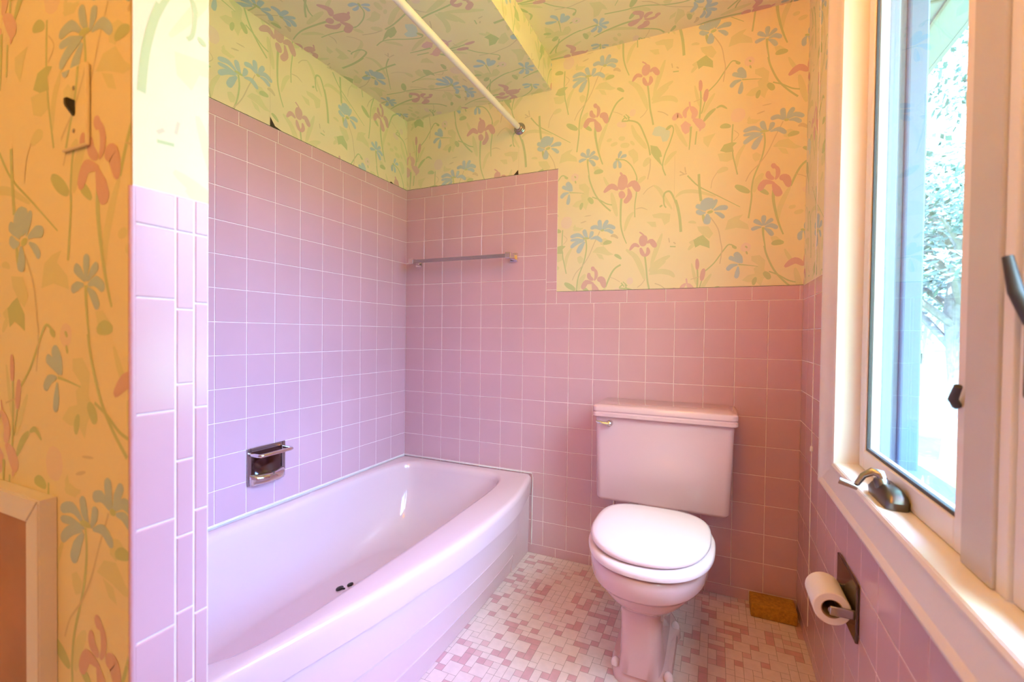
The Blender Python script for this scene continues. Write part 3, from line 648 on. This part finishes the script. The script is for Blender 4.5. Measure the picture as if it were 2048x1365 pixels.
# tank
def rr(cx, cy, hx, hy, z, r, n=6):
    P = []
    for (sx, sy, a0) in ((1, 1, 0), (-1, 1, 90), (-1, -1, 180), (1, -1, 270)):
        for k in range(n + 1):
            a = math.radians(a0 + 90 * k / n); P.append(Vector((cx + sx * (hx - r) + r * math.cos(a), cy + sy * (hy - r) + r * math.sin(a), z)))
    return P
TXc = 1.291
bm = bmesh.new()
loft(bm, [rr(TXc, -.122, .215, .080, .372, .02), rr(TXc, -.122, .226, .092, .377, .022), rr(TXc, -.122, .231, .098, .388, .022), rr(TXc + .004, -.124, .238, .106, .695, .022)])
tank = fin('tank', bm, M_china, to, smooth=40)
bm = bmesh.new()
lc, lx = TXc + .004, .248
loft(bm, [rr(lc, -.126, lx - .012, .108, .6955, .02), rr(lc, -.126, lx - .002, .118, .6955, .02), rr(lc, -.126, lx, .120, .698, .02), rr(lc, -.126, lx, .120, .709, .02), rr(lc, -.126, lx - .003, .117, .712, .02), rr(lc, -.126, lx - .003, .117, .715, .02), rr(lc, -.126, lx, .120, .718, .02), rr(lc, -.126, lx, .120, .732, .02), rr(lc, -.126, lx - .003, .117, .7365, .02), rr(lc, -.126, lx - .011, .109, .739, .02)])
fin('tank_lid', bm, M_china, to, smooth=35)
bm = bmesh.new()
lathe(bm, [(0, .012), (.006, .012), (.012, .010), (.02, .012), (.026, .0095), (.029, 0)], (1.113, -.228, .672), (0, -1, 0), 20)
tube(bm, [(1.112, -.249, .672), (1.09, -.252, .674), (1.075, -.252, .677), (1.066, -.251, .679)], [.0075, .006, .0065, .004], 10)
fin('flush_lever', bm, M_chrome, tank, smooth=50)['label'] = 'small chrome flush lever'
bm = bmesh.new(); tube(bm, [(1.10, -.03, .12), (1.10, -.05, .12), (1.10, -.075, .15), (1.105, -.10, .25), (1.11, -.11, .374)], .005, 8)
lathe(bm, [(0, .018), (.004, .018), (.008, .008), (.03, .008), (.03, .012), (.05, .012), (.05, 0)], (1.10, -.004, .12), (0, -1, 0), 16)
fin('water_supply', bm, M_chrome, to, smooth=50)

# ------------------------------------------------------------------ fixtures on the walls
# towel bar
tb = empty('towel_bar', (.3, 0, 1.36), 'square chrome towel bar on the tiled back wall above the tub', 'towel bar')
for x in (.085, .613):
    bm = bmesh.new(); box(bm, (x - .018, -.0025, 1.333), (x + .018, -.0105, 1.373), .0015); 
    box(bm, (x - .011, -.009, 1.342), (x + .011, -.058, 1.364), .002); box(bm, (x - .0135, -.054, 1.3395), (x + .0135, -.078, 1.3665), .002)
    fin('bracket', bm, M_chrome, tb)
bm = bmesh.new(); box(bm, (.091, -.060, 1.3445), (.602, -.0745, 1.3605), .001); fin('bar', bm, M_dchrome, tb)
# soap dish
sd = empty('soap_dish', (0, -.80, .53), 'chrome soap dish with grab bar on the left tiled wall', 'soap dish')
y0, y1, z0, z1 = -.876, -.726, .462, .592
bm = bmesh.new()
box(bm, (.0025, y0, z0), (.007, y0 + .014, z1), .001); box(bm, (.0025, y1 - .014, z0), (.007, y1, z1), .001)
box(bm, (.0025, y0 + .01, z1 - .014), (.007, y1 - .01, z1), .001); box(bm, (.0025, y0 + .01, z0), (.007, y1 - .01, z0 + .014), .001)
fin('face_plate', bm, M_dchrome, sd)
bm = bmesh.new()
n = 16; rings = []
for i in range(9):       # curved recessed bowl
    t = i / 8; z = z1 - .014 - t * (z1 - z0 - .028)
    rings.append([Vector((.0045 - .0 + (.030 * t ** 3 if k not in (0, n) else .0) * math.sin(math.pi * k / n) ** .6, y0 + .014 + (y1 - y0 - .028) * k / n, z)) for k in range(n + 1)])
vr = [[bm.verts.new(p) for p in r] for r in rings]
for a, b in zip(vr, vr[1:]):
    for k in range(n): bm.faces.new((a[k], a[k + 1], b[k + 1], b[k]))
fin('recess', bm, mat('chrome_painted_dark', (.13, .11, .12), .12, metal=1), sd, smooth=60)  # chrome recess coloured darker so the grab bar stands out
bm = bmesh.new(); rings = []
for t, (dx, z) in enumerate(((.004, .500), (.030, .494), (.036, .488), (.034, .470), (.026, .462), (.004, .460))):
    rings.append([Vector((.0045 + dx * (math.sin(math.pi * k / n) ** .35 if 0 < k < n else .1), y0 + .006 + (y1 - y0 - .012) * k / n, z)) for k in range(n + 1)])
vr = [[bm.verts.new(p) for p in r] for r in rings]
for a, b in zip(vr, vr[1:] + [vr[0]]):
    for k in range(n): bm.faces.new((a[k], a[k + 1], b[k + 1], b[k]))
bm.faces.new([r[0] for r in vr]); bm.faces.new([r[-1] for r in reversed(vr)])
fin('tray', bm, M_chrome, sd, smooth=50)
bm = bmesh.new(); tube(bm, [(.006, y0 + .012, .570), (.045, y0 + .012, .570), (.052, y0 + .016, .570), (.054, y0 + .026, .570), (.054, y1 - .02, .570), (.052, y1 - .010, .570), (.045, y1 - .006, .570), (.006, y1 - .006, .570)], .0065, 12)
fin('grab_bar', bm, M_chrome, sd, smooth=60)
# shower rod
sr = empty('shower_rod', (.632, -.75, 1.941), 'white shower curtain rod running over the tub', 'shower rod')
bm = bmesh.new(); tube(bm, [(.632, -.012, 1.941), (.632, PY1 - .012 + .02, 1.941)], .0125, 20); fin('rod', bm, M_rod, sr, smooth=60)
for yy, d in ((-.0005, -1), (PY1 + .003, 1)):
    bm = bmesh.new(); lathe(bm, [(0, .027), (.004, .027), (.007, .023), (.010, .022), (.012, .019), (.022, .018), (.024, .015), (.030, .0145), (.030, .0127)], (.632, yy, 1.941), (0, d, 0), 28)
    fin('flange', bm, M_dchrome, sr, smooth=40)
# toilet paper holder and roll
th = empty('toilet_paper_holder', (XR, -.69, .42), 'chrome toilet paper holder with square back plate on the right wall', 'paper holder')
PXW = XR - .0025
bm = bmesh.new(); box(bm, (PXW, -.605, .358), (PXW - .006, -.768, .482), .0015); fin('back_plate', bm, mat('chrome_painted_dark', (.13, .11, .12), .12, metal=1), th)  # plain chrome plate; its dark reflection is put into the base colour
RX, RZ, RR = XR - .0465, .413, .0355
for y in (-.640, -.758):
    bm = bmesh.new(); box(bm, (PXW - .004, y - .0035, RZ - .010), (RX - .006, y + .0035, RZ + .010), .003, 3); fin('arm', bm, M_dchrome, th, smooth=40)
bm = bmesh.new(); tube(bm, [(RX, -.642, RZ), (RX, -.756, RZ)], .0085, 16); fin('roller', bm, M_dchrome, th, smooth=60)
ro = empty('toilet_paper_roll', (RX, -.70, RZ), 'partly used white toilet paper roll on the chrome holder', 'toilet paper')
bm = bmesh.new()
def ring_y(r, y, n=48): return [Vector((RX + r * math.cos(2 * math.pi * k / n), y, RZ + r * math.sin(2 * math.pi * k / n))) for k in range(n)]
loft(bm, [ring_y(.0205, -.752), ring_y(RR - .002, -.752), ring_y(RR, -.750), ring_y(RR, -.656), ring_y(RR - .002, -.654), ring_y(.0205, -.654)], False, False)
fin('tissue', bm, M_paperw, ro, smooth=40)
bm = bmesh.new(); loft(bm, [ring_y(.0203, -.751), ring_y(.0203, -.655), ring_y(.0185, -.655), ring_y(.0185, -.751), ring_y(.0203, -.751)], False, False); fin('cardboard_core', bm, M_card, ro, smooth=60)
# light switch covered with wallpaper
sw = empty('light_switch', (.632, PY0, 1.315), 'wallpaper-covered switch plate with black toggle on the orange-lit partition', 'light switch')
bm = bmesh.new(); box(bm, (.600, PY0 - .0005, 1.255), (.670, PY0 - .006, 1.370), .0025)
F = Frame((0, PY0, 0), (1, 0, 0), (0, 0, 1), (0, -1, 0)); paper(bm, F, .6030, 1.258, .6670, 1.367, .335, .004, 0, h=.00605)
plate = fin('cover_plate', bm, PAPER, sw, recalc=False)
sx_, sz_ = .638, 1.309
bm = bmesh.new()
loft(bm, [[Vector((sx_ + a * .0045, PY0 - .004, sz_ + b * .012)) for a, b in ((-1, -1), (1, -1), (1, 1), (-1, 1))], [Vector((sx_ - .003 + a * .004, PY0 - .015, sz_ + .009 + b * .005)) for a, b in ((-1, -1), (1, -1), (1, 1), (-1, 1))]])
bmesh.ops.bevel(bm, geom=list(bm.edges), offset=.0012, segments=2, affect='EDGES'); fin('toggle', bm, M_black, sw)
for z in (sz_ - .030, sz_ + .030):
    bm = bmesh.new(); lathe(bm, [(0, .0032), (.001, .003), (.0018, .001)], (sx_, PY0 - .0058, z), (0, -1, 0), 12); fin('screw', bm, M_dchrome, plate)
# framed panel, low on the partition
ap = empty('access_panel', (.38, PY0, .4), 'white-framed orange-brown wooden panel low on the papered partition', 'panel')
X0, X1, Z0, Z1 = -.0, .573, .12, .749
x0p = .004
def mit(a, b, c, d, nm):   # frame bar as a mitred prism
    bm = bmesh.new(); y0_, y1_ = PY0 - .0008, PY0 - .022
    loft(bm, [[Vector((x, y0_, z)) for x, z in (a, b, c, d)], [Vector((x, y1_, z)) for x, z in (a, b, c, d)]])
    bmesh.ops.bevel(bm, geom=[e for e in bm.edges if all(abs(v.co.y - y1_) < 1e-5 for v in e.verts)], offset=.002, segments=2, affect='EDGES')
    fin(nm, bm, M_white, ap)
fwid = .038
mit((x0p, Z1), (X1, Z1), (X1 - fwid, Z1 - fwid), (x0p + fwid, Z1 - fwid), 'frame_rail'); mit((x0p, Z0), (X1, Z0), (X1 - fwid, Z0 + fwid), (x0p + fwid, Z0 + fwid), 'frame_rail')
mit((X1, Z1), (X1, Z0), (X1 - fwid, Z0 + fwid), (X1 - fwid, Z1 - fwid), 'frame_stile'); mit((x0p, Z1), (x0p, Z0), (x0p + fwid, Z0 + fwid), (x0p + fwid, Z1 - fwid), 'frame_stile')
bm = bmesh.new(); box(bm, (x0p + fwid - .002, PY0 - .0008, Z0 + fwid - .002), (X1 - fwid + .002, PY0 - .010, Z1 - fwid + .002)); fin('wood_panel', bm, M_wood, ap)
# sponge
bm = bmesh.new(); box(bm, (1.600, -.010, .001), (1.744, -.104, .046), .004, 2)
tag(fin('sponge', bm, M_sponge, smooth=30), 'amber rectangular sponge block lying on the floor in the corner', 'sponge')
# pull cord by the corner
pc = empty('pull_cord', (1.742, -.285, 1.2), 'thin pale pull cord with a white bead hanging by the window casing', 'cord')
bm = bmesh.new(); tube(bm, [(1.742, -.270, CEIL - .002), (1.742, -.278, 1.9), (1.742, -.283, 1.4), (1.742, -.286, .9), (1.742, -.286, .11)], .0012, 6); fin('cord', bm, M_paperw, pc)
bm = bmesh.new(); lathe(bm, [(-.009, .002), (-.007, .0045), (.006, .004), (.009, .002)], (1.742, -.286, .66), (0, 0, 1), 14); fin('bead', bm, M_vinyl, pc, smooth=50)
bm = bmesh.new(); box(bm, (1.735, -.277, CEIL - .012), (1.749, -.263, CEIL - .0005), .002); fin('ceiling_hook', bm, M_white, pc)

# ------------------------------------------------------------------ window
wn = empty('window_1', (XR, -1.1, .7), kind='structure')
cy0, cy1, cz0 = .432, 1.64, .606          # casing outer
iy0, iy1, iz0, iz1 = .570, 1.52, .688, 1.97     # casing inner
cz1 = 2.06
def casing(pts_outer, pts_inner, nm):
    """profiled mitred bar: outer thick, inner thin, with a bead"""
    prof = [(0.0, .0002), (0.0, .019), (.08, .0205), (.14, .018), (.2, .0135), (.62, .0115), (.80, .0095), (.84, .0135), (.93, .0145), (1.0, .011), (1.0, .0002)]
    bm = bmesh.new(); rings = []
    for (yo, zo), (yi, zi) in zip(pts_outer, pts_inner):
        rings.append([Vector((XR - .0023 - h, -(yo + (yi - yo) * t), zo + (zi - zo) * t)) for t, h in prof])
    loft(bm, rings); return fin(nm, bm, M_white, wn, smooth=30)
casing([(cy0, cz0), (cy0, cz1)], [(iy0, iz0), (iy0, iz1)], 'casing'); casing([(cy1, cz0), (cy1, cz1)], [(iy1, iz0), (iy1, iz1)], 'casing')
casing([(cy0, cz0), (cy1, cz0)], [(iy0, iz0), (iy1, iz0)], 'casing'); casing([(cy0, cz1), (cy1, cz1)], [(iy0, iz1), (iy1, iz1)], 'casing')
XJ = 1.792    # inner face of the sash frames
bm = bmesh.new()
box(bm, (XR - .012, -iy0 + .002, iz0 - .02), (1.83, -iy0 + .016, iz1)); box(bm, (XR - .012, -iy1 - .016, iz0 - .02), (1.83, -iy1 - .002, iz1))
box(bm, (XR - .012, -iy0 + .016, iz1), (1.83, -iy1 - .016, iz1 + .014)); fin('jamb', bm, M_vinyl, wn)
bm = bmesh.new(); box(bm, (XR - .012, -iy0 + .016, iz0 - .016), (1.83, -iy1 - .016, iz0 + .002), .0015); fin('sill', bm, M_vinyl, wn)
# mullion between the two casements
my0, my1 = 1.095, 1.174
bm = bmesh.new(); box(bm, (1.784, -my0, iz0 + .002), (1.86, -my1, iz1), .003); fin('mullion', bm, mat('greyed_painted_wood', (.60, .57, .56), .4, noise=.04, nscale=4), wn)
bm = bmesh.new(); box(bm, (1.788, -my1, iz0 + .002), (1.83, -my1 - .024, iz1), .002); fin('mullion_stop', bm, M_vinyl, wn)
def sash(a, b, nm):
    z0, z1 = iz0 + .003, iz1 - .002; st, rl = .040, .046
    s = bpy.data.objects.new(nm, None); COL.objects.link(s); s.parent = wn; s.matrix_parent_inverse = wn.matrix_world.inverted()
    def bar(y0, y1, za, zb, n_='sash_rail'):
        bm = bmesh.new(); box(bm, (XJ, -y0, za), (1.822, -y1, zb), .003, 2); return fin(n_, bm, M_white, s)
    bar(a, a + st, z0, z1, 'sash_stile'); bar(b - st, b, z0, z1, 'sash_stile'); bar(a + st, b - st, z0, z0 + rl); bar(a + st, b - st, z1 - rl, z1)
    ya, yb, za, zb = a + st, b - st, z0 + rl, z1 - rl; g = .007
    bm = bmesh.new()
    box(bm, (XJ + .004, -ya, za), (XJ + .011, -ya - g, zb)); box(bm, (XJ + .004, -yb + g, za), (XJ + .011, -yb, zb))
    box(bm, (XJ + .004, -ya - g, za), (XJ + .011, -yb + g, za + g)); box(bm, (XJ + .004, -ya - g, zb - g), (XJ + .011, -yb + g, zb))
    fin('gasket', bm, M_gasket, s)
    bm = bmesh.new(); box(bm, (XJ + .006, -ya - g * .5, za + g * .5), (XJ + .010, -yb + g * .5, zb - g * .5)); fin('glass_pane', bm, M_glass, s)
sash(iy0 + .002, my0 - .001, 'sash'); sash(my1 + .026, iy1 - .002, 'sash')
# exterior channel casing seen through the glass
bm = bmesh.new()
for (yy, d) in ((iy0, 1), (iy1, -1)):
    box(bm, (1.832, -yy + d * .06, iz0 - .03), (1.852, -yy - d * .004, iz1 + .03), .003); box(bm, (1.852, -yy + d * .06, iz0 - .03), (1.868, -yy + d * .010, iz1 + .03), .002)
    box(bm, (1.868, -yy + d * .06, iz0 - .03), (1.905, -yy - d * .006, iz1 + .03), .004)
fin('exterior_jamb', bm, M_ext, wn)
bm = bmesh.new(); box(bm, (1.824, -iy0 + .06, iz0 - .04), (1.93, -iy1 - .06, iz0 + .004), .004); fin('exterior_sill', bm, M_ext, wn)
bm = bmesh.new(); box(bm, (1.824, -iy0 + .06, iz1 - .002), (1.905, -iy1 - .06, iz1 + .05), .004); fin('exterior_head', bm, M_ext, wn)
# crank
M_bronze = mat('dark_bronze', (.16, .145, .13), .35, metal=1)
bm = bmesh.new(); zc = iz0 + .002; yc = -.846
loft(bm, [rr(1.773, yc, .018, .058, zc, .012), rr(1.773, yc, .0185, .060, zc + .014, .012), rr(1.774, yc, .016, .052, zc + .024, .012), rr(1.775, yc + .002, .011, .036, zc + .032, .010)])
lathe(bm, [(0, .013), (.014, .012), (.018, .009)], (1.768, yc + .010, zc + .024), (-.3, .1, .9), 16)
cbase = fin('crank_base', bm, M_bronze, wn, smooth=45)
bm = bmesh.new()
tube(bm, [(1.768, yc + .008, zc + .036), (1.764, yc + .012, zc + .048), (1.752, yc + .016, zc + .050), (1.738, yc + .016, zc + .040), (1.727, yc + .014, zc + .022)], [.0075, .0085, .008, .006, .005], 12)
tube(bm, [(1.729, yc + .016, zc + .015), (1.720, yc + .017, zc + .018), (1.700, yc + .021, zc + .024)], [.0055, .006, .0066], 12)
fin('crank_handle', bm, M_dchrome, cbase, smooth=50)
# sash locks
for (yy, zz) in ((my1 + .072, 1.02),):
    bm = bmesh.new(); box(bm, (XJ + .001, -yy + .010, zz - .085), (XJ - .014, -yy - .010, zz + .02), .005, 3)
    tube(bm, [(XJ - .010, -yy, zz), (XJ - .022, -yy + .006, zz + .035), (XJ - .026, -yy + .014, zz + .075)], [.008, .007, .005], 10); fin('sash_lock', bm, M_gasket, wn, smooth=45)
bm = bmesh.new(); tube(bm, [(XJ - .004, -my0 + .030, .905), (XJ - .012, -my0 + .020, .915), (XJ - .012, -my0 + .006, .935)], [.006, .006, .005], 10); fin('sash_lock', bm, M_gasket, wn, smooth=45)

# ------------------------------------------------------------------ outdoors
GZ = -2.6
bm = bmesh.new(); box(bm, (1.95, 160, GZ - .2), (160, -60, GZ)); tag(fin('floor_lawn', bm, M_lawn), kind='structure')
bm = bmesh.new(); box(bm, (2.2, 11.5, GZ + .002), (9, 6.0, GZ + .02)); box(bm, (8, 44, GZ + .002), (150, 30, GZ + .02)); tag(fin('floor_driveway', bm, M_conc), kind='structure')
bm = bmesh.new(); box(bm, (XR + .118, .3, GZ), (1.90, -iy0 + .062, 2.45), mi=0); box(bm, (XR + .118, -iy1 - .062, GZ), (1.90, -3.1, 2.45)); box(bm, (XR + .118, -iy0 + .062, GZ), (1.90, -iy1 - .062, iz0 - .042)); box(bm, (XR + .118, -iy0 + .062, iz1 + .052), (1.90, -iy1 - .062, 2.45))
tag(fin('wall_exterior', bm, M_siding), kind='structure')
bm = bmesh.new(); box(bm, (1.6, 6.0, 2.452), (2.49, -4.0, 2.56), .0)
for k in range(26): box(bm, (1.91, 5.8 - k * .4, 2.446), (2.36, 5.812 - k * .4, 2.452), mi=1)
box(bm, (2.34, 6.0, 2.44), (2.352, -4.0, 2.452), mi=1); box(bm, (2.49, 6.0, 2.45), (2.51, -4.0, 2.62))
tag(fin('trim_eave', bm, [M_soffit, M_bark]), kind='structure')

def tree(x, y, h, cr, nleaf, label, seed, name='shade_tree'):
    rnd = random.Random(seed); t = empty(name, (x, y, GZ), label, 'tree')
    bm = bmesh.new(); tips = []
    top = GZ + h * .55
    tube(bm, [(x, y, GZ), (x + .1, y, GZ + h * .2), (x - .05, y + .1, GZ + h * .38), (x + .05, y, top)], [h * .03, h * .024, h * .02, h * .014], 10)
    for k in range(16):
        a = k * 2.4; z0 = GZ + h * (.26 + .30 * (k / 16)); r = cr * (.75 + .3 * rnd.random())
        p0 = Vector((x, y, z0)); p3 = Vector((x + math.cos(a) * r, y + math.sin(a) * r, z0 + h * (.10 + .26 * rnd.random())))
        p1 = p0.lerp(p3, .35) + Vector((0, 0, .15)); p2 = p0.lerp(p3, .7) + Vector((rnd.uniform(-.3, .3), rnd.uniform(-.3, .3), .1))
        tube(bm, [p0, p1, p2, p3], [h * .009, h * .007, h * .005, h * .0025], 6); tips += [p1.lerp(p2, .5), p2, p3, p2.lerp(p3, .5)]
    fin('trunk', bm, M_bark, t, smooth=60)
    me = bpy.data.meshes.new('foliage'); vs, fs = [], []
    cl = [p + Vector((rnd.gauss(0, .5), rnd.gauss(0, .5), rnd.gauss(.2, .5))) for p in tips for _ in range(3)] + [Vector((x + rnd.gauss(0, cr * .35), y + rnd.gauss(0, cr * .35), GZ + h * rnd.uniform(.5, .95))) for _ in range(40)]
    for _ in range(nleaf):
        c = rnd.choice(cl); p = c + Vector((rnd.gauss(0, .38), rnd.gauss(0, .38), rnd.gauss(0, .26)))
        d = Vector((rnd.uniform(-1, 1), rnd.uniform(-1, 1), rnd.uniform(-.7, .4))).normalized(); u = d.orthogonal().normalized(); s = rnd.uniform(.08, .15)
        i = len(vs); vs += [p, p + d * s + u * s * .45, p + d * s * 2, p + d * s - u * s * .45]; fs.append((i, i + 1, i + 2, i + 3))
    me.from_pydata([tuple(v) for v in vs], [], fs); o = link('foliage', me, M_leaf, t); o['kind'] = 'stuff'
tree(7.2, 13.5, 11.5, 3.4, 12000, 'tall leafy tree nearest the window, branches crossing the view', 5)
tree(14, 36, 12, 4.5, 6500, 'broad leafy tree behind the nearest one, beside the far house', 9)
tree(24, 52, 12, 5, 5500, 'leafy tree standing to the right of the far house', 12)
def house(x, y, wx, wy, hh, label):
    h = empty('house', (x, y, GZ), label, 'house')
    bm = bmesh.new(); box(bm, (x - wx, y - wy, GZ), (x + wx, y + wy, GZ + hh)); fin('wall', bm, M_siding, h)
    bm = bmesh.new(); e = .5; z = GZ + hh
    loft(bm, [[Vector((x - wx - e, y - wy - e, z)), Vector((x - wx - e, y + wy + e, z)), Vector((x - wx - e, y, z + 1.5))], [Vector((x + wx + e, y - wy - e, z)), Vector((x + wx + e, y + wy + e, z)), Vector((x + wx + e, y, z + 1.5))]])
    fin('roof', bm, M_roofm, h)
    for k in range(4):
        xx = x - wx + (k + .5) * wx / 2; bm = bmesh.new(); box(bm, (xx - .7, y - wy - .05, GZ + 1.0), (xx + .7, y - wy + .02, GZ + 2.1)); fin('window', bm, M_darkglass, h)
house(19, 62, 7, 4, 2.5, 'long low pale house far across the lawn')
